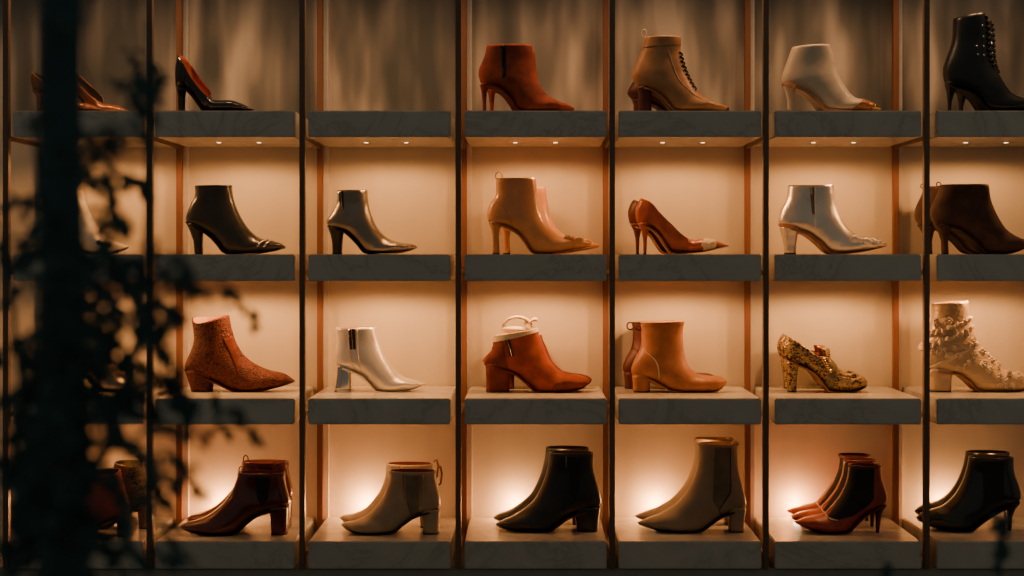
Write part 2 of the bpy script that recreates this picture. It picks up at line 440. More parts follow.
    def zipper(s, poly, mat='steel', tape='black_matt', pull=None):
        z = s.decal('zipper', poly, tape)
        xs = [(poly[0][0]+poly[1][0])/2, (poly[2][0]+poly[3][0])/2]; y0 = (poly[0][1]+poly[1][1])/2; y1 = (poly[2][1]+poly[3][1])/2
        s.tube('zip_teeth', [(xs[0]+(xs[1]-xs[0])*k/6, y0+(y1-y0)*k/6) for k in range(7)], .0009, mat, .0015, z)
        if pull:
            V, Fc = tube_geo([s.hit((pull[0], pull[1]+k*pull[2]/5), .0028) for k in range(6)], .0018); mk('zip_pull', V, Fc, mat, z)
        return z

def kids(o): return [c for c in bpy.data.objects if c.parent == o]
def copy_tree(o, parent=None, swap=None):
    n = o.copy(); C.objects.link(n)
    if parent: n.parent = parent
    if swap and n.type == 'MESH' and any(m and m.name in swap for m in n.data.materials):
        n.data = n.data.copy()
        for i, m in enumerate(n.data.materials):
            if m and m.name in swap: n.data.materials[i] = MATS[swap[m.name]]
    for c in kids(o): copy_tree(c, n, swap)
    return n
def twin(s, label, dx, dY, swap=None, zs=1.0, rz=0.0):
    """the other shoe of a pair: dx in photo pixels, dY metres further back"""
    n = copy_tree(s.root, None, swap)
    l = s.root.location; n.location = (l.x*(D+s.Y+dY)/(D+s.Y) + dx*mpp(s.Y+dY), l.y+dY, l.z); n.scale = (1, 1, zs); n.rotation_euler = (0, 0, rz)
    n['label'] = label; return n
ST = (.024, .0055)          # stiletto half widths

# ---- top shelf row
Y1 = .06
s = Shoe('pump', 'black pointed stiletto pump with orange lining, alone on the top shelf', 'shoe', None, 0, Y1, (150, 30), 511,
  [(165, 345), (200, 368), (235, 378), (280, 420), (325, 480), (355, 508), (500, 510), (600, 505), (662, 498)],
  [(190, 158), (225, 215), (280, 305), (350, 390), (410, 432), (470, 436), (530, 436), (600, 460), (664, 492)], W=W_PUMP, kind='pump')
s.upper('black_gloss', 'lining_orange', tv=.5, an=.50, af=.64).sole('black_matt').heel([(345, 166, 245), (375, 172, 232), (420, 180, 226), (511, 183, 224)], 'black_gloss', (.024, .007), 2.4)

s = Shoe('ankle_boot', 'rust red suede stiletto boot with dark side strip, nearer of its pair, top shelf', 'boot', 'rust stiletto boot pair', 0, .055, (450, 30), 512,
  [(235, 106), (222, 165), (192, 232), (182, 270), (186, 305), (205, 350), (245, 360), (285, 358), (335, 385), (385, 438), (440, 506), (600, 511), (720, 510), (792, 502)],
  [(525, 100), (535, 180), (546, 260), (575, 340), (622, 402), (690, 440), (750, 460), (790, 480), (798, 490)])
s.upper('rust_suede', 'lining_dark').sole('rust_dark').heel([(345, 190, 258), (380, 200, 236), (440, 207, 232), (512, 209, 231)], 'rust_suede', ST, 2.2)
s.decal('elastic_panel', [(322, 108), (360, 106), (362, 296), (338, 312)], 'black_matt')
twin(s, 'rust red suede stiletto boot hidden behind its pair, its thin heel showing', 2.5, .125, rz=.45)

s = Shoe('lace_up_boot', 'tan lace-up heeled boot with black laces and pull loop, top shelf', 'boot', 'laced boots on the top shelf', 0, .055, (600, 25), 540,
  [(288, 86), (268, 160), (228, 248), (206, 310), (211, 345), (245, 395), (290, 402), (330, 418), (385, 452), (430, 500), (470, 536), (620, 539), (740, 538), (822, 532)],
  [(515, 90), (518, 165), (540, 250), (578, 340), (622, 408), (690, 458), (770, 486), (815, 504), (826, 518)])
s.upper('tan', 'lining_dark').sole('sole_tan').heel([(395, 238, 332), (430, 246, 327), (480, 246, 328), (540, 248, 330)], 'maroon', (.025, .023), 3)
s.band('collar', .0, .075, 'tan', off=.0012)
s.band('toe_cap', .975, 1.0, 'black', off=.001)
s.loop((282, 56), 14, 26, .0016, 'cream')
for k in range(9):
    t0 = .17 + k*.048
    for sg in (1, -1):
        pts = [s.P(t0 + (.03*sg)*(u-.5)*2*.8, PI + (u-.5)*1.1, .002) for u in [i/8 for i in range(9)]]
        mk('lace', *tube_geo(pts, .0019), 'black_matt', s.root)
pts = [(430, 170), (460, 260), (500, 350), (560, 410), (620, 455), (690, 480)]
s.tube('facing_seam', pts, .0007, 'cream', .0003)
twin(s, 'dark red heeled boot mostly hidden behind the tan lace-up boot', -6, .10, {'tan': 'maroon', 'cream': 'maroon', 'sole_tan': 'maroon'}, zs=.66)

s = Shoe('ankle_boot', 'pale beige stiletto boot with brown patterned pointed toe cap, top shelf', 'boot', None, 0, Y1, (750, 30), 512,
  [(270, 116), (242, 188), (212, 268), (203, 310), (212, 345), (255, 360), (300, 378), (350, 402), (410, 455), (462, 508), (600, 511), (740, 508), (834, 494)],
  [(508, 96), (534, 170), (560, 260), (602, 343), (662, 414), (730, 434), (800, 460), (838, 480)])
s.upper('beige', 'lining_tan').sole('tan', .009, wd=.95).heel([(342, 212, 305), (380, 226, 286), (430, 238, 277), (512, 241, 272)], 'beige', ST, 2.3)
s.band('toe_cap', .765, .92, 'cap_pattern', off=.0017, nt=14, nph=64)
s.band('toe_tip', .915, .995, 'gold', off=.0018, nt=10, nph=64)

s = Shoe('lace_up_boot', 'tall black lace-up stiletto boot at right end of top shelf, nearer of pair', 'boot', 'black laced stiletto boots', 0, .055, (864, 5), 549,
  [(470, 76), (462, 190), (432, 275), (416, 330), (420, 385), (440, 420), (490, 440), (550, 458), (600, 510), (640, 545), (760, 548), (880, 545), (960, 530)],
  [(632, 44), (648, 130), (658, 250), (700, 345), (755, 435), (800, 466), (880, 492), (940, 515), (962, 528)], sc_=5.2375)
s.upper('black', 'lining_dark').sole('black_matt').heel([(400, 424, 490), (450, 434, 472), (500, 438, 458), (549, 438, 456)], 'black', ST, 2.2)
for k in range(9):
    t0 = .05 + k*.043
    for sg in (1, -1):
        pts = [s.P(t0 + (.028*sg)*(u-.5)*1.6, PI + (u-.5)*1.3, .0028) for u in [i/8 for i in range(9)]]
        mk('lace', *tube_geo(pts, .0026), 'black_matt', s.root)
for p in ((600, 115), (607, 170), (570, 220), (608, 220), (575, 262), (610, 265)):
    mk('eyelet', *ball_geo(s.hit(p, .0012), .0028, .0018, .0028), 'steel', s.root)
twin(s, 'tall black lace-up stiletto boot hidden behind its pair, right end of top shelf', 1, .125, zs=.99, rz=.42)

s = Shoe('pump', 'lower copper pump behind the tree trunk on the top left shelf, nearer of pair', 'shoe', 'copper pump pair', 0, .055, (0, 30), 516,
  [(210, 380), (250, 402), (300, 420), (350, 455), (400, 508), (470, 514), (580, 513), (668, 506)],
  [(216, 268), (280, 318), (350, 372), (430, 430), (490, 455), (540, 458), (600, 472), (668, 500)], W=W_PUMP, kind='pump')
s.upper('copper_shine', 'lining_dark', tv=.56, an=.5, af=.62).sole('sole_tan').heel([(385, 212, 290), (420, 236, 280), (516, 240, 272)], 'copper_shine', (.024, .009), 2.4)
tc = copy_tree(s.root); tc.location = (s.root.location.x*(D+.155)/(D+.055) + 29*mpp(.155), .155, s.root.location.z); tc.scale = (1.02, 1, 1.28)
tc['label'] = 'copper pump with higher topline behind its pair, toe pointing right, top left shelf'

# ---- second row
Y1 = .17
s = Shoe('ankle_boot', 'black leather boot with two silver straps across the pointed toe', 'boot', None, 1, Y1, (150, 170), 540,
  [(292, 106), (288, 178), (258, 230), (233, 298), (236, 340), (285, 370), (335, 395), (382, 422), (435, 475), (492, 536), (640, 540), (760, 526), (866, 502)],
  [(522, 101), (540, 200), (582, 300), (640, 386), (700, 432), (770, 448), (835, 468), (870, 492)])
s.upper('brown_black', 'lining_tan').sole('black_matt').heel([(352, 240, 342), (400, 262, 339), (450, 280, 338), (540, 288, 338)], 'black', (.026, .014), 2.8)
for t in (.765, .815): s.band('toe_strap', t, t+.018, 'steel', ph0=.5*PI, ph1=1.5*PI, off=.003, nt=3)
s.band('collar_trim', 0, .02, 'black', off=.001)

s = Shoe('ankle_boot', 'dark pewter metallic boot with pointed toe in the second row', 'boot', None, 1, Y1, (300, 170), 539,
  [(240, 136), (236, 212), (202, 278), (171, 330), (178, 362), (225, 385), (278, 398), (322, 430), (372, 482), (425, 535), (600, 536), (690, 520), (750, 498)],
  [(432, 138), (440, 220), (462, 300), (502, 376), (560, 434), (640, 462), (720, 474), (753, 490)])
s.upper('pewter', 'lining_dark').sole('black_matt').heel([(375, 182, 284), (420, 198, 277), (470, 207, 272), (539, 209, 270)], 'black', (.026, .017), 2.8)
z = s.zipper([(255, 138), (285, 138), (290, 250), (272, 250)], 'steel', 'black_matt', (262, 140, 70))

s = Shoe('ankle_boot', 'gold tan leather heeled boot with a bow on the toe, nearer of its pair', 'boot', 'tan bow boot pair', 1, .15, (450, 170), 535,
  [(296, 60), (290, 170), (252, 225), (236, 285), (246, 330), (285, 352), (335, 362), (420, 402), (472, 462), (528, 530), (640, 534), (800, 508), (898, 486)],
  [(550, 56), (562, 150), (582, 260), (622, 342), (682, 400), (740, 424), (800, 428), (865, 445), (906, 470)])
s.upper('tan_glossy', 'lining_tan').sole('sole_tan', .005).heel([(335, 246, 350), (370, 262, 322), (420, 270, 314), (535, 272, 318)], 'tan_glossy', (.025, .014), 3)
s.loop((313, 38), 22, 24, .0016, 'tan_glossy'); s.bow((790, 440), 62, 'tan_glossy', tilt=-.15)
s.tube('counter_seam', [(292, 200), (340, 235), (390, 320), (410, 370)], .0008, 'sole_tan', .0004)
twin(s, 'gold tan leather boot behind the nearer bow-toed boot, only its front showing', 9.5, .10, zs=.91)

s = Shoe('pump', 'rust brown stiletto pump with a pale bow band on the toe, nearer of its pair', 'shoe', 'rust pump pair', 1, .15, (600, 170), 534,
  [(238, 340), (275, 362), (325, 380), (370, 420), (410, 480), (450, 526), (520, 533), (640, 522), (740, 502), (820, 486)],
  [(275, 180), (320, 205), (380, 278), (450, 352), (520, 415), (580, 440), (640, 436), (730, 446), (824, 478)], W=W_PUMP, kind='pump')
s.upper('rust_pump', 'lining_dark', tv=.56, an=.52, af=.57, bulge=.012).sole('sole_tan').heel([(345, 243, 335), (380, 262, 312), (430, 274, 302), (534, 278, 297)], 'rust_pump', ST, 2.2)
s.band('bow_band', .735, .86, 'cream', ph0=.03*PI, ph1=1.97*PI, off=.002)
s.bow((685, 472), 48, 'cream', tilt=.1)
twin(s, 'dark maroon stiletto pump behind the rust brown pump, heel showing', -8.5, .10, {'rust_pump': 'maroon'})

s = Shoe('ankle_boot', 'silvery gold zipped boot with a ruffled bow on the toe, second row', 'boot', None, 1, Y1, (750, 170), 539,
  [(245, 104), (234, 188), (194, 268), (182, 328), (188, 355), (245, 380), (300, 400), (352, 420), (422, 472), (490, 532), (560, 540), (680, 528), (790, 508), (872, 488)],
  [(535, 118), (548, 220), (582, 312), (642, 386), (710, 420), (800, 442), (876, 468)])
s.upper('gold_silver', 'lining_tan').sole('sole_tan', .007, wd=.96).heel([(370, 190, 318), (420, 204, 302), (480, 217, 294), (539, 220, 292)], 'gold_silver', (.027, .018), 2.8)
s.zipper([(368, 112), (392, 112), (398, 285), (384, 285)], 'gold', 'black_matt', (377, 116, 40))
s.tube('side_seam', [(400, 114), (402, 250), (404, 350), (406, 420)], .0012, 'gold_silver', .0006)
s.bow((690, 450), 66, 'silver', tilt=-.2); s.bow((790, 456), 40, 'silver', name='small_bow', tilt=-.3)

s = Shoe('ankle_boot', 'dark brown suede stiletto boot at right end of second row, nearer of its pair', 'boot', 'brown suede boot pair', 1, .15, (864, 170), 535,
  [(490, 99), (468, 160), (432, 238), (425, 288), (445, 340), (490, 366), (550, 370), (604, 392), (684, 455), (760, 526), (900, 534), (1000, 505), (1075, 478)],
  [(797, 100), (812, 190), (852, 290), (902, 370), (962, 415), (1025, 442), (1080, 470)])
s.upper('brown_suede', 'lining_dark').sole('lining_dark', .005).heel([(350, 448, 565), (400, 478, 546), (450, 494, 536), (535, 497, 540)], 'brown_suede', (.025, .011), 2.5)
s.loop((478, 92), 14, 14, .0014, 'black', y=0)
twin(s, 'dark brown suede stiletto boot behind its pair, heel showing left of the post', -17, .10)

s = Shoe('ankle_boot', 'silvery heeled boot half hidden by the tree trunk, second row', 'boot', None, 1, Y1, (0, 170), 545,
  [(370, 140), (362, 220), (326, 290), (318, 335), (330, 365), (390, 385), (440, 412), (500, 470), (555, 538), (690, 543), (770, 525), (826, 502)],
  [(528, 130), (546, 205), (582, 292), (632, 382), (690, 440), (760, 468), (830, 494)])
s.upper('silver', 'lining_dark').sole('black_matt').heel([(360, 322, 425), (420, 340, 420), (545, 368, 420)], 'black', (.026, .014), 2.8)
s.bow((690, 478), 46, 'black', tilt=-.3)

# ---- third row
Y3 = .20
s = Shoe('ankle_boot', 'glittery rust brown boot with slanted block heel, third row', 'boot', None, 2, Y3, (150, 308), 532,
  [(270, 66), (284, 190), (270, 262), (236, 340), (226, 396), (290, 425), (400, 465), (480, 502), (550, 530), (700, 529), (850, 498), (926, 474)],
  [(505, 44), (522, 130), (556, 230), (612, 312), (682, 362), (762, 396), (860, 420), (932, 468)], dip=62, W=W_ALMOND)
s.upper('rust_glitter', 'lining_tan').sole('rust_dark').heel([(405, 228, 415), (450, 244, 408), (500, 260, 402), (532, 270, 400)], 'rust_glitter', (.028, .025), 3.2)
s.decal('side_gusset', [(480, 200), (535, 180), (580, 330), (590, 430), (545, 330)], 'rust_dark', off=.0012)
for p in ((545, 165), (590, 265), (625, 300), (765, 408), (735, 440)):
    mk('stud', *ball_geo(s.hit(p, .001), .002, .002, .002), 'gold', s.root)

s = Shoe('ankle_boot', 'silver white pointed boot with chrome heel and side zip', 'boot', None, 2, Y3, (300, 308), 536,
  [(225, 129), (237, 210), (226, 300), (228, 350), (240, 376), (330, 408), (400, 440), (450, 488), (498, 532), (640, 535), (720, 524), (798, 494)],
  [(490, 126), (510, 220), (546, 310), (602, 392), (662, 442), (740, 466), (806, 488)])
s.upper('silver', 'lining_tan').sole('silver', .004, wd=.96).heel([(380, 238, 334), (450, 235, 334), (500, 228, 335), (536, 220, 336)], 'chrome', (.026, .026), 3.5, tip='chrome')
s.zipper([(316, 130), (362, 130), (366, 262), (330, 262)], 'steel', 'lining_dark', (322, 130, 50))
s.tube('side_seam', [(374, 130), (378, 260), (388, 350), (402, 420)], .001, 'cream', .0005)
s.tube('side_seam', [(318, 130), (324, 260), (340, 350), (392, 425)], .001, 'cream', .0005)

s = Shoe('ankle_boot', 'rust red suede block-heeled boot stuffed with cream paper, nearer of its pair', 'boot', 'rust suede block heel pair', 2, Y3-.015, (450, 308), 531,
  [(276, 182), (268, 262), (222, 318), (208, 344), (240, 370), (320, 392), (385, 408), (442, 442), (502, 492), (550, 528), (700, 530), (830, 512), (884, 486)],
  [(556, 130), (592, 220), (632, 322), (690, 390), (745, 412), (820, 424), (876, 444), (892, 468)], W=W_ROUND)
s.upper('rust_suede', 'cream').sole('rust_dark', .004).heel([(365, 226, 386), (440, 231, 382), (531, 232, 380)], 'rust_dark', (.028, .027), 3.6)
s.band('collar', 0, .045, 'cream', off=.002)
s.decal('foxing', [(672, 470), (720, 455), (800, 458), (880, 462), (884, 480), (830, 506), (660, 520), (640, 510)], 'rust_dark')
s.zipper([(352, 190), (378, 190), (412, 300), (382, 300)], 'gold', 'black_matt')
s.decal('heel_counter', [(276, 240), (340, 235), (375, 385), (300, 372), (225, 350), (225, 330)], 'rust_dark')
stf = bpy.data.objects.new('paper_stuffing', None); C.objects.link(stf); stf.location = s.root.location + Vector((0, 0, 0))
tag(stf, 'crumpled cream paper loop poking out of the rust red suede boot', 'stuffing')
geos = []
def cr(p, y): v = s.q(p); return Vector((v.x, y, v.y))
pts = [cr((340+92*(1-math.cos(a)), 126-66*math.sin(a)), .010*math.cos(a)) for a in [PI*k/14 for k in range(15)]]
mk('paper_loop', *tube_geo(pts, .0042), 'cream', stf)
mk('paper_wad', *ball_geo(cr((420, 140), .0), .036, .022, .010), 'cream', stf)
pts = [cr((478+76*k/8, 98-26*k/8-5*math.sin(k*1.3)), .006*math.sin(k)-.008) for k in range(9)]
mk('paper_end', *tube_geo(pts, lambda u: .0042+.0014*math.sin(u*9)), 'cream', stf)
twin(s, 'dark red suede boot behind the paper-stuffed boot, toe tip showing', 4.0, .10, {'rust_suede': 'rust_dark', 'cream': 'rust_dark'}, zs=.86)

s = Shoe('ankle_boot', 'tan brown round-toed boot with low block heel, nearer of its pair', 'boot', 'tan round-toed pair', 2, Y3-.015, (600, 308), 532,
  [(262, 96), (265, 200), (256, 262), (216, 340), (200, 390), (208, 430), (260, 450), (315, 458), (382, 492), (450, 524), (560, 532), (720, 529), (785, 508)],
  [(540, 82), (531, 160), (536, 270), (562, 360), (622, 414), (700, 430), (765, 434), (804, 452), (812, 480)], W=W_ROUND)
s.upper('brown_tan', 'lining_tan').sole('sole_tan', .004).heel([(435, 205, 325), (480, 211, 319), (532, 212, 318)], 'brown_tan', (.028, .027), 3.6)
s.tube('counter_seam', [(262, 258), (300, 285), (345, 325), (365, 370), (372, 440)], .0013, 'cream', .0006)
s.tube('ankle_seam', [(345, 325), (400, 370), (450, 420), (530, 500)], .0008, 'sole_tan', .0004)
s.band('collar', 0, .03, 'brown_tan', off=.0012)
s.loop((248, 118), 22, 24, .002, 'maroon')
twin(s, 'brown round-toed boot behind the tan one, back and pull loop showing', -9.5, .10, {'brown_tan': 'maroon', 'cream': 'maroon'}, zs=.98)

s = Shoe('loafer_pump', 'gold snakeskin heeled loafer with red lining and bow, nearer of its pair', 'shoe', 'snakeskin loafer pair', 2, Y3-.015, (750, 308), 531,
  [(214, 330), (255, 352), (312, 374), (360, 394), (405, 425), (450, 482), (495, 528), (640, 529), (745, 494)],
  [(240, 176), (300, 216), (360, 258), (410, 296), (450, 305), (495, 310), (540, 352), (580, 398), (640, 416), (705, 424), (752, 468)],
  W=[(0, .004), (.03, .018), (.09, .028), (.2, .032), (.42, .032), (.62, .038), (.8, .042), (.92, .036), (.97, .024), (1, .005)], kind='pump')
s.upper('snake', 'lining_red', tv=.46, an=.56, af=.60, bulge=.012).sole('sole_tan', .004, wd=.95).heel([(348, 218, 312), (400, 229, 302), (460, 238, 297), (531, 241, 294)], 'snake', (.026, .018), 2.8)
V, Fc = [], []
for i in range(9):
    u = i/8; c = cr((520-12*u, 345-92*u), 0); 
    for k in range(11):
        v = k/10*2-1; V.append(c+Vector((-.018*v*v*(1+.3*u), .027*v, 0)))
for i in range(8):
    for k in range(10): a = i*11+k; Fc.append((a, a+1, a+12, a+11))
tg = mk('tongue', V, Fc, ['snake', 'lining_red'], s.root); md = tg.modifiers.new('thick', 'SOLIDIFY'); md.thickness = .003; md.material_offset = 1
s.band('instep_strap', .50, .60, 'snake_dark', ph0=.02*PI, ph1=1.98*PI, off=.002)
for k in range(6):
    mk('chain_link', *ball_geo(s.hit((452+9*k, 325+14*k), .003), .005, .004, .005), 'gold', s.root)
s.bow((628, 428), 40, 'snake', tilt=.15)
twin(s, 'gold snakeskin heeled loafer behind its pair, heel showing', -4.5, .10)

s = Shoe('ankle_boot', 'cream block-heeled boot covered in small flowers at the right end of the third row', 'boot', None, 2, Y3, (864, 308), 530,
  [(436, -24), (432, 80), (402, 180), (368, 285), (378, 370), (410, 395), (500, 415), (590, 428), (650, 470), (715, 526), (900, 530), (1000, 525), (1088, 485)],
  [(663, -47), (676, 80), (708, 180), (765, 275), (832, 350), (920, 398), (1020, 420), (1092, 468)], W=W_ALMOND)
s.upper('floral', 'lining_tan').sole('sole_tan', .004).heel([(395, 395, 565), (450, 411, 553), (530, 415, 550)], 'floral', (.028, .027), 3.6)
for i, (y0, y1) in enumerate(((62, 120), (118, 165))):
    s.band('ruffle', .15+.075*i, .175+.075*i, 'cream', ph0=0, ph1=2*PI, off=.006, nt=5, slant=.01, wave=.014, nph=120)
def flower_mesh():
    g = [ball_geo((0, -.002, 0), .0022, .002, .0022, 6, 4)]
    for k in range(5):
        a = 2*PI*k/5; g.append(ball_geo((.0042*math.cos(a), 0, .0042*math.sin(a)), .0032, .0016, .0032, 6, 4))
    return joined(g)
fl = None; Rf = random.Random(3)
path = [(700, 190), (745, 260), (790, 320), (840, 370), (900, 405), (960, 425), (640, 240), (680, 300), (730, 350), (560, 250), (480, 260), (520, 300), (590, 310), (440, 290), (650, 170), (560, 150), (480, 140), (600, 360), (870, 440), (920, 470), (990, 460), (850, 490), (900, 510), (780, 380), (820, 420), (700, 240), (660, 330), (440, 90), (500, 80), (480, 190)]
for p in path:
    for rep in range(2):
        h = s.hit((p[0]+Rf.uniform(-22, 22), p[1]+Rf.uniform(-18, 18)), .002)
        if fl is None: fl = mk('flower', *flower_mesh(), 'cream', s.root); o = fl
        else: o = fl.copy(); C.objects.link(o)
        h.z = max(h.z, .016); o.location = h; o.rotation_euler = (Rf.uniform(-.6, .6), Rf.uniform(0, 6), Rf.uniform(-.6, .6)); k = Rf.uniform(.8, 1.5); o.scale = (k, k, k)
s.band('ankle_strap', .36, .385, 'cream', off=.002, nt=3)

s = Shoe('ankle_boot', 'dark metallic boot almost hidden by leaves, left end of the third row', 'boot', None, 2, Y3, (25, 308), 536,
  [(225, 129), (237, 210), (226, 300), (228, 350), (240, 376), (330, 408), (400, 440), (450, 488), (498, 532), (640, 535), (720, 524), (798, 494)],
  [(490, 126), (510, 220), (546, 310), (602, 392), (662, 442), (740, 466), (806, 488)])
s.upper('pewter', 'lining_tan').sole('black_matt').heel([(380, 238, 334), (450, 240, 334), (536, 244, 332)], 'black', (.026, .02), 3)

# ---- bottom row, toes to the left
s = Shoe('ankle_boot', 'glossy burgundy block-heeled boot with side pull strap, nearer of its pair', 'boot', 'burgundy boot pair', 3, .105, (150, 450), 548,
  [(862, 146), (870, 220), (889, 300), (896, 342), (880, 368), (770, 404), (700, 428), (640, 472), (585, 524), (535, 547), (400, 548), (280, 530), (196, 508)],
  [(566, 146), (546, 210), (510, 292), (450, 362), (380, 420), (300, 455), (230, 474), (190, 498)], W=W_ALMOND)
s.upper('burgundy', 'lining_red').sole('black_matt', .004).heel([(375, 765, 888), (440, 774, 886), (548, 778, 882)], 'burgundy', (.028, .026), 3.4)
s.decal('elastic_panel', [(690, 165), (775, 165), (770, 300), (730, 350), (700, 300)], 'black_matt')
s.decal('pull_strap', [(780, 140), (797, 140), (795, 300), (785, 300)], 'burgundy', off=.003)
s.band('collar', 0, .03, 'burgundy', off=.0015)
s.loop((585, 130), 16, 26, .0016, 'burgundy')
twin(s, 'glossy burgundy boot behind its pair, taller collar showing above', 4.5, .095, zs=1.09)

s = Shoe('ankle_boot', 'beige block-heeled boot with side zips and back tab, nearer of its pair', 'boot', 'beige zipped boot pair', 3, .115, (300, 450), 543,
  [(872, 136), (872, 210), (890, 270), (900, 330), (890, 382), (780, 420), (720, 446), (660, 492), (605, 532), (500, 543), (400, 540), (310, 516), (268, 494)],
  [(568, 146), (560, 220), (530, 302), (480, 372), (420, 430), (340, 464), (285, 472), (262, 486)], W=W_ALMOND)
s.upper('beige_boot', 'lining_red').sole('lining_dark', .004).heel([(395, 775, 900), (460, 786, 896), (543, 790, 891)], 'beige_boot', (.028, .027), 3.2)
s.decal('elastic_panel', [(682, 150), (765, 150), (762, 400), (715, 415), (690, 330)], 'gore_beige')
s.zipper([(655, 146), (672, 146), (684, 310), (672, 310)], 'gold', 'sole_tan', (664, 136, 30))
s.zipper([(768, 146), (784, 146), (774, 405), (762, 405)], 'gold', 'sole_tan', (796, 150, 120))
V, Fc = tube_geo([cr((880, 120), 0), cr((898, 105), -.002), cr((910, 150), -.003), cr((902, 215), -.003), cr((888, 225), -.002)], .003); mk('back_tab', V, Fc, 'sole_tan', s.root)
twin(s, 'beige block-heeled boot behind its zipped pair, tip of toe showing', -2.5, .095, zs=1.03)

s = Shoe('ankle_boot', 'plain black leather boot with block heel, nearer of its pair', 'boot', 'black block-heeled pair', 3, .15, (460, 445), 551,
  [(853, 52), (856, 150), (880, 250), (902, 340), (896, 396), (740, 450), (680, 476), (622, 520), (572, 549), (420, 550), (300, 536), (234, 522)],
  [(572, 60), (560, 140), (530, 242), (480, 342), (420, 402), (340, 456), (262, 488), (228, 508)], W=W_ALMOND)
s.upper('black', 'lining_dark').sole('maroon', .004).heel([(405, 728, 897), (470, 738, 889), (551, 745, 882)], 'black', (.029, .027), 3.6)
s.decal('elastic_panel', [(690, 66), (768, 66), (766, 290), (735, 340), (700, 290)], 'black_matt')
s.decal('side_notch', [(674, 62), (681, 62), (680, 130), (676, 130)], 'lining_tan')
twin(s, 'plain black leather boot behind its pair, edge of front and toe showing', -3.5, .10)

s = Shoe('chelsea_boot', 'tall taupe chelsea boot with elastic side panel, nearer of its pair', 'boot', 'taupe chelsea pair', 3, .14, (610, 445), 559,
  [(814, -6), (820, 150), (845, 260), (868, 350), (865, 402), (750, 446), (690, 474), (625, 522), (562, 556), (430, 558), (300, 542), (184, 516)],
  [(563, -6), (565, 100), (540, 202), (490, 302), (420, 382), (330, 440), (240, 474), (174, 502)], W=W_ALMOND)
s.upper('taupe', 'lining_tan').sole('lining_dark', .004).heel([(410, 750, 867), (470, 756, 858), (559, 760, 852)], 'taupe', (.028, .026), 3.6)
s.decal('elastic_panel', [(660, 6), (758, 6), (760, 290), (690, 408), (648, 345)], 'gore_taupe')
s.tube('panel_seam', [(760, 10), (761, 150), (760, 290), (725, 350), (690, 408)], .0011, 'lining_dark', .0008)
s.tube('side_seam', [(690, 408), (700, 445), (705, 460)], .0009, 'lining_dark', .0005)
s.loop((800, -8), 22, 16, .003, 'cream', y=-.006)
twin(s, 'tall taupe chelsea boot behind its pair, front edge and toe showing', -3.5, .10)

s = Shoe('sock_boot', 'red stiletto boot with black stretch side, nearest of the three', 'boot', 'red and black stiletto boots', 3, .125, (750, 445), 560,
  [(835, 131), (842, 220), (868, 300), (876, 348), (850, 386), (792, 412), (722, 456), (672, 502), (615, 552), (500, 558), (380, 536), (290, 502)],
  [(632, 131), (620, 220), (582, 310), (525, 388), (472, 440), (420, 452), (350, 468), (280, 492)])
s.upper('red_leather', 'maroon').sole('maroon', .004).heel([(385, 785, 872), (420, 798, 850), (470, 804, 836), (560, 806, 826)], 'maroon', ST, 2.3)
s.decal('stretch_panel', [(638, 140), (778, 140), (772, 335), (742, 372), (645, 440), (545, 464), (488, 446), (536, 388), (592, 310), (626, 225)], 'black_matt')
s.tube('piping', [(634, 140), (622, 222), (586, 308), (530, 386), (478, 442), (500, 462), (545, 468)], .0014, 'cream', .001)
s.band('collar_trim', 0, .014, 'maroon', off=.0014, nt=3)
twin(s, 'red stiletto boot with black stretch side, middle of the three', -4.8, .082, zs=1.015)
twin(s, 'red stiletto boot with black stretch side, farthest of the three', -9.4, .164, zs=1.025)

s = Shoe('chelsea_boot', 'shiny black stiletto chelsea boot at right end of bottom row, nearer of pair', 'boot', 'black stiletto chelsea pair', 3, .155, (864, 445), 548,
  [(953, 80), (956, 170), (985, 260), (1000, 320), (985, 368), (890, 406), (820, 442), (742, 492), (665, 544), (540, 546), (440, 526), (342, 486)],
  [(672, 80), (650, 180), (612, 272), (560, 346), (500, 392), (430, 416), (375, 434), (332, 466)])
s.upper('black_gloss', 'lining_dark').sole('black_matt', .004).heel([(375, 895, 990), (410, 908, 966), (460, 914, 947), (548, 918, 941)], 'black', (.025, .007), 2.5)
s.decal('elastic_panel', [(738, 92), (872, 92), (872, 310), (742, 378)], 'black_matt')
twin(s, 'shiny black stiletto chelsea boot behind its pair, collar and toe showing', -3.0, .10)

s = Shoe('ankle_boot', 'dark red heeled boot behind leaves at the left of the bottom row', 'boot', None, 3, .085, (0, 450), 552,
  [(765, 135), (792, 240), (818, 330), (824, 390), (812, 425), (755, 442), (690, 466), (622, 515), (562, 548), (420, 550), (320, 530), (285, 515)],
  [(600, 128), (562, 230), (502, 330), (425, 410), (352, 450), (278, 500)], W=W_ALMOND, dip=30)
s.upper('red_leather', 'lining_red').sole('lining_dark').heel([(425, 748, 828), (480, 757, 836), (552, 761, 839)], 'maroon', (.027, .026), 3.4)
o = twin(s, 'black and gold patterned boot behind leaves, beside the dark red boot', 22, .11, {'red_leather': 'snake_dark', 'maroon': 'sole_tan', 'lining_red': 'snake_dark'}, zs=1.04)

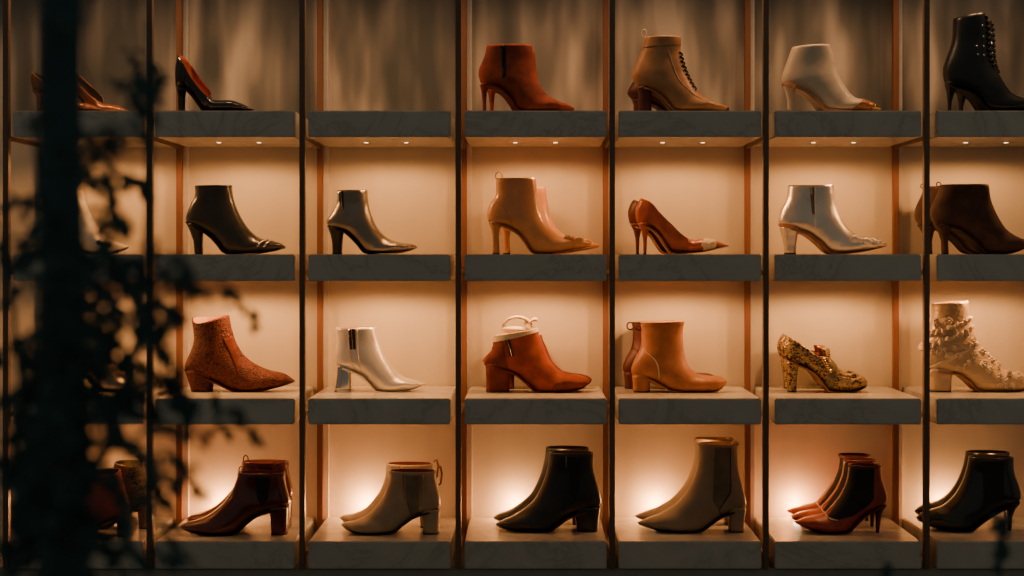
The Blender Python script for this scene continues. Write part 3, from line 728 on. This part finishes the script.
# ------------------------------------------------------------------ the rack, shelves, wall
WALLY = .353
COLS = [(13, 142.5), (155, 294.5), (308, 450.5), (464.5, 606.7), (618.7, 761.5), (775, 921.5), (937, 1079)]
POSTS = [6.5, 150, 302.5, 458.4, 612.1, 765.7, 926.3, 1084]
ZB, ZT = .02, 2.25
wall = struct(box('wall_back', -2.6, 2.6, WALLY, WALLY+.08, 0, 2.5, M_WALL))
struct(box('floor', -3.2, 3.2, -4.6, WALLY+.08, -.05, 0, M_FLOOR))
zb4 = wz(ROWBOT[3])
struct(box('trim_1', wx(-160), wx(1240), .012, WALLY, 0, zb4-.001, M_DARK, bev=.003))
rack = bpy.data.objects.new('display_rack', None); C.objects.link(rack); rack.location = (0, .17, zb4-.001)
tag(rack, 'dark bronze and copper metal frame of thin uprights holding the shoe shelves', 'rack')
rl = Vector(rack.location)
hw = 2.75*mpp(.02)
for i, p in enumerate(POSTS):
    x = wx(p, .01)
    box('front_upright', x-hw-rl.x, x+hw-rl.x, .002-rl.y, .022-rl.y, 0, ZT-rl.z, M_BRONZE, rack, .0012)
    box('rear_upright', x-hw*1.12-rl.x, x+hw*1.12-rl.x, .315-rl.y, .333-rl.y, 0, ZT-rl.z, M_COPPER, rack, .001)
    for r in range(4):
        z = wz(ROWBOT[r]) + (.0 if r == 0 else .022) - rl.z
        if r == 3: z += .006
        box('side_rail', x-.0042-rl.x, x+.0042-rl.x, .022-rl.y, .316-rl.y, z-.007, z+.004, M_BRONZE, rack, .001)
    struct(box('trim_%d' % (i+2), x+hw*1.15, x+hw*1.15+.0125, .333, WALLY-.0005, zb4, ZT, M_TRIM))

WHERE = ['behind the tree trunk', 'beside the foliage', '', '', '', '', 'at the right end']
HOLD = [
 ['carrying the copper pumps', 'under the black pump with orange lining', 'with no shoes on it', 'under the rust stiletto boots', 'under the tan lace-up boot', 'under the beige boot with patterned toe', 'under the tall black lace-up boots'],
 ['under the half hidden silvery boot', 'under the black boot with silver toe straps', 'under the pewter metallic boot', 'under the tan boots with bow', 'under the rust pumps with pale bow', 'under the silvery gold zipped boot', 'under the dark brown suede boots'],
 ['hidden by leaves in the third row', 'under the glittery rust boot', 'under the silver white boot with chrome heel', 'under the paper-stuffed rust suede boots', 'under the tan round-toed boots', 'under the snakeskin loafers', 'under the flower-covered cream boot'],
 ['under the dark red boot behind the leaves', 'under the burgundy boots', 'under the beige zipped boots', 'under the plain black block-heeled boots', 'under the taupe chelsea boots', 'under the three red stiletto boots', 'under the shiny black chelsea boots']]
def lamp(name, loc, energy, kind='SPOT', col=WARM, size=.01, ang=174, blend=1.0, rot=(0, 0, 0)):
    l = bpy.data.lights.new(name, kind); l.energy = energy; l.color = col
    if kind == 'SPOT': l.spot_size = math.radians(ang); l.spot_blend = blend; l.shadow_soft_size = size
    else: l.shadow_soft_size = size
    o = bpy.data.objects.new(name, l); C.objects.link(o); o.location = loc; o.rotation_euler = rot; return o
def disc(r, h, n=16):
    ring = lambda z, q: [Vector((q*math.cos(2*PI*k/n), q*math.sin(2*PI*k/n), z)) for k in range(n)]
    return loft_geo([ring(0, r), ring(-h, r), ring(-h, r*.8)])
E_ROW = [1.4, 1.05, 1.35, .55]      # light falling into each row (W per small lamp)
LEDY = .180
for r in range(4):
    for c, (a, b) in enumerate(COLS):
        x0, x1 = wx(a), wx(b); z1, z0 = wz(ROWTOP[r]), wz(ROWBOT[r]); xc = (x0+x1)/2
        sh = bpy.data.objects.new('marble_shelf', None); C.objects.link(sh); sh.location = (xc, 0, z0)
        tag(sh, 'thick grey marble shelf block ' + HOLD[r][c], 'shelf', 'marble shelf blocks')
        box('slab', x0-xc, x1-xc, 0, WALLY-.001, 0, z1-z0, M_MARBLE, sh, .0028)
        pitch = 20*mpp(.2)
        for sg in (-1, 1):
            xl = xc*(D+LEDY)/D*.985 + sg*pitch if False else xc + sg*pitch
            if r < 3:
                d = mk('downlight', *disc(.0075, .0025), M_BRONZE, sh, loc=(xl-xc, LEDY, 0.0021))
                mk('lens', *disc(.0055, .0012), M_LED, d, loc=(0, 0, -.0015))
                lamp('shelf_lamp', (xl, LEDY, z0-.024), E_ROW[r+1], ang=116 if r == 2 else 176, blend=1.0 if r == 2 else .36)
            if r == 0:
                lamp('top_lamp', (xl, .03, z0+.47), E_ROW[0], ang=170, col=(1, .54, .26))

# small glowing lamps at the back of the bottom row
PX = [104, 222, 366, 516, 656, 798, 946]
WHO = ['behind the dark red boot and leaves', 'behind the toes of the burgundy boots', 'behind the toes of the beige boots', 'behind the toes of the plain black boots', 'behind the toes of the taupe boots', 'behind the toes of the red stiletto boots', 'behind the toes of the shiny black chelsea boots']
for i, p in enumerate(PX):
    yl = .318; x = wx(p, yl); z = SHELFZ[3]
    pr = bpy.data.objects.new('puck_lamp', None); C.objects.link(pr); pr.location = (x, yl, z)
    tag(pr, 'small glowing uplight against the back wall ' + WHO[i], 'lamp', 'glowing uplights of the bottom row')
    n = 18; ring = lambda q, h: [Vector((q*math.cos(2*PI*k/n), q*math.sin(2*PI*k/n), h)) for k in range(n)]
    mk('base', *loft_geo([ring(.016, 0), ring(.016, .006), ring(.013, .007)]), M_BRONZE, pr)
    mk('dome', *loft_geo([ring(.0125, .0068), ring(.012, .011), ring(.009, .0155), ring(.004, .018)]), M_PUCK, pr)
    lamp('puck_glow', (x, yl+.003, z+.033), 1.0, 'POINT', col=(1, .43, .15), size=.012)

# ------------------------------------------------------------------ foreground tree (outside, close to the camera)
YT = -2.35
def at(px, py, Y): return Vector((wx(px, Y), Y, wz(py, Y)))
tree = bpy.data.objects.new('slender_tree', None); C.objects.link(tree)
base = at(62, 576, YT); tree.location = (base.x, YT, 0); T0 = Vector(tree.location)
tag(tree, 'dark out-of-focus leafy tree with upright trunk close in front at left', 'tree')
tp = [Vector((base.x+.01, YT, 0)), at(64, 640, YT), at(64, 520, YT), at(65, 400, YT), at(63, 280, YT), at(61, 180, YT), at(60, 80, YT), at(61, 0, YT), at(62, -120, YT)]
mk('trunk', *tube_geo([p-T0 for p in tp], lambda u: .024-.0075*u if u < .5 else .0195-.002*u, 14), M_BARK, tree)
for pts in ([(64, 420), (52, 300), (44, 230), (38, 170), (33, 120)], [(70, 520), (110, 440), (140, 330), (150, 200), (148, 90), (147, 20)], [(58, 560), (30, 450), (15, 330), (4, 220)]):
    k = R.uniform(-.05, .1)
    mk('branch', *tube_geo([at(a, b, YT+k*i/len(pts))-T0 for i, (a, b) in enumerate(pts)], lambda u: .0055*(1-.7*u), 8), M_BARK, tree)
def leaf_geo(p, d, nrm, ln, wd):
    d = d.normalized(); sd = d.cross(nrm).normalized(); up = sd.cross(d)
    out = []
    prof = [(0, .0), (.25, .8), (.5, 1), (.78, .65), (1, 0)]
    V, Fc = [], []
    for u, w in prof:
        c = p + d*ln*u - up*ln*.15*u*u
        V += [c - sd*wd*w, c - up*wd*.15*w*0, c + sd*wd*w]
    for i in range(4):
        for k in range(2): a = i*3+k; Fc.append((a, a+1, a+4, a+3))
    return V, Fc
geos = []
def twig(a, b, nleaf, ls=(.0065, .0105), sag=.018):
    a, b = Vector(a), Vector(b); m = (a+b)/2 + Vector((R.uniform(-.02, .02), R.uniform(-.03, .03), abs(sag)))
    pts = [a.lerp(m, u).lerp(m.lerp(b, u), u) for u in [i/10 for i in range(11)]]
    geos.append(tube_geo([p-T0 for p in pts], lambda u: .0014*(1-.6*u), 4))
    for i in range(nleaf):
        u = R.uniform(.35, 1); k = min(9, int(u*10)); p = pts[k].lerp(pts[k+1], u*10-k)
        d = (pts[k+1]-pts[k]).normalized() + Vector((R.uniform(-1, 1), R.uniform(-.7, .7), R.uniform(-1.2, .5)))
        nrm = Vector((R.uniform(-.7, .7), -1, R.uniform(-.7, .7)))
        ln = R.uniform(*ls); geos.append(leaf_geo(p-T0, d, nrm, ln*1.4, ln*.34))
CL = [  # x0,x1,y0,y1 in the picture at the tree's distance, twigs, leaves per twig
 (86, 150, 135, 195, 14, 12), (112, 152, 195, 255, 10, 12), (2, 45, 200, 260, 7, 9), (0, 90, 262, 430, 60, 17), (85, 155, 262, 330, 24, 14), (85, 158, 330, 425, 36, 16), (0, 88, 420, 580, 95, 22),
 (86, 150, 425, 500, 13, 11), (150, 200, 275, 345, 10, 12), (150, 195, 345, 425, 13, 13), (150, 205, 425, 520, 14, 11),
 (190, 258, 285, 325, 6, 9), (190, 262, 415, 450, 6, 8), (140, 160, 40, 120, 9, 12), (62, 92, -10, 40, 4, 7), (150, 200, 520, 575, 6, 9), (85, 150, 520, 580, 14, 11), (185, 205, 455, 500, 4, 8), (0, 45, 130, 200, 2, 8)]
for (x0, x1, y0, y1, nt_, nl) in CL:
    for k in range(nt_):
        ex, ey = R.uniform(x0, x1), R.uniform(y0, y1); Y = YT + R.uniform(-.18, .22)
        side = 1 if ex > 62 else -1; ln = R.uniform(25, 55)
        sx_, sy_ = ex - side*ln*R.uniform(.4, 1), ey - ln*R.uniform(-.1, .8)
        twig(at(sx_, sy_, Y), at(ex, ey, Y+R.uniform(-.03, .03)), nl)
fo = mk('foliage', *joined(geos), M_LEAF, tree, smooth=False)
# two shoots poking up at the bottom right
for (px, py, lab, sp) in ((1000, 512, 'dark blurred plant shoot rising at the lower right corner', 13), (890, 556, 'dark blurred plant shoot tip at the bottom edge, left of the lower right corner', 20)):
    Y = YT+.3; pb = at(px, 576, Y); sh = bpy.data.objects.new('plant_shoot', None); C.objects.link(sh); sh.location = (pb.x, Y, 0); T0 = Vector(sh.location)
    tag(sh, lab, 'plant', 'plant shoots in front')
    top = at(px, py+10, Y)
    mk('stem', *tube_geo([Vector((0, 0, 0)), Vector((.004, 0, top.z*.6)), Vector((0, 0, top.z))], lambda u: .004*(1-.5*u), 6), M_BARK, sh)
    geos = []
    for i in range(16):
        z = top.z - R.uniform(0, .055); d = Vector((R.uniform(-1, 1), R.uniform(-.6, .6), R.uniform(.2, 1.2)))
        geos.append(leaf_geo(Vector((0, 0, z)), d, Vector((R.uniform(-.4, .4), -1, R.uniform(-.4, .4))), R.uniform(.014, .022)*.8, .006))
    mk('leaves', *joined(geos), M_LEAF, sh, smooth=False)

# ------------------------------------------------------------------ dim night outside, colour management
w = bpy.data.worlds.new('night'); sc.world = w; w.use_nodes = True
bg = w.node_tree.nodes['Background']; bg.inputs['Color'].default_value = (.95, .89, .73, 1); bg.inputs['Strength'].default_value = .078
sc.cycles.use_denoising = True
sc.view_settings.view_transform = 'AgX'
sc.view_settings.look = 'AgX - Base Contrast'
sc.view_settings.exposure = 0.45
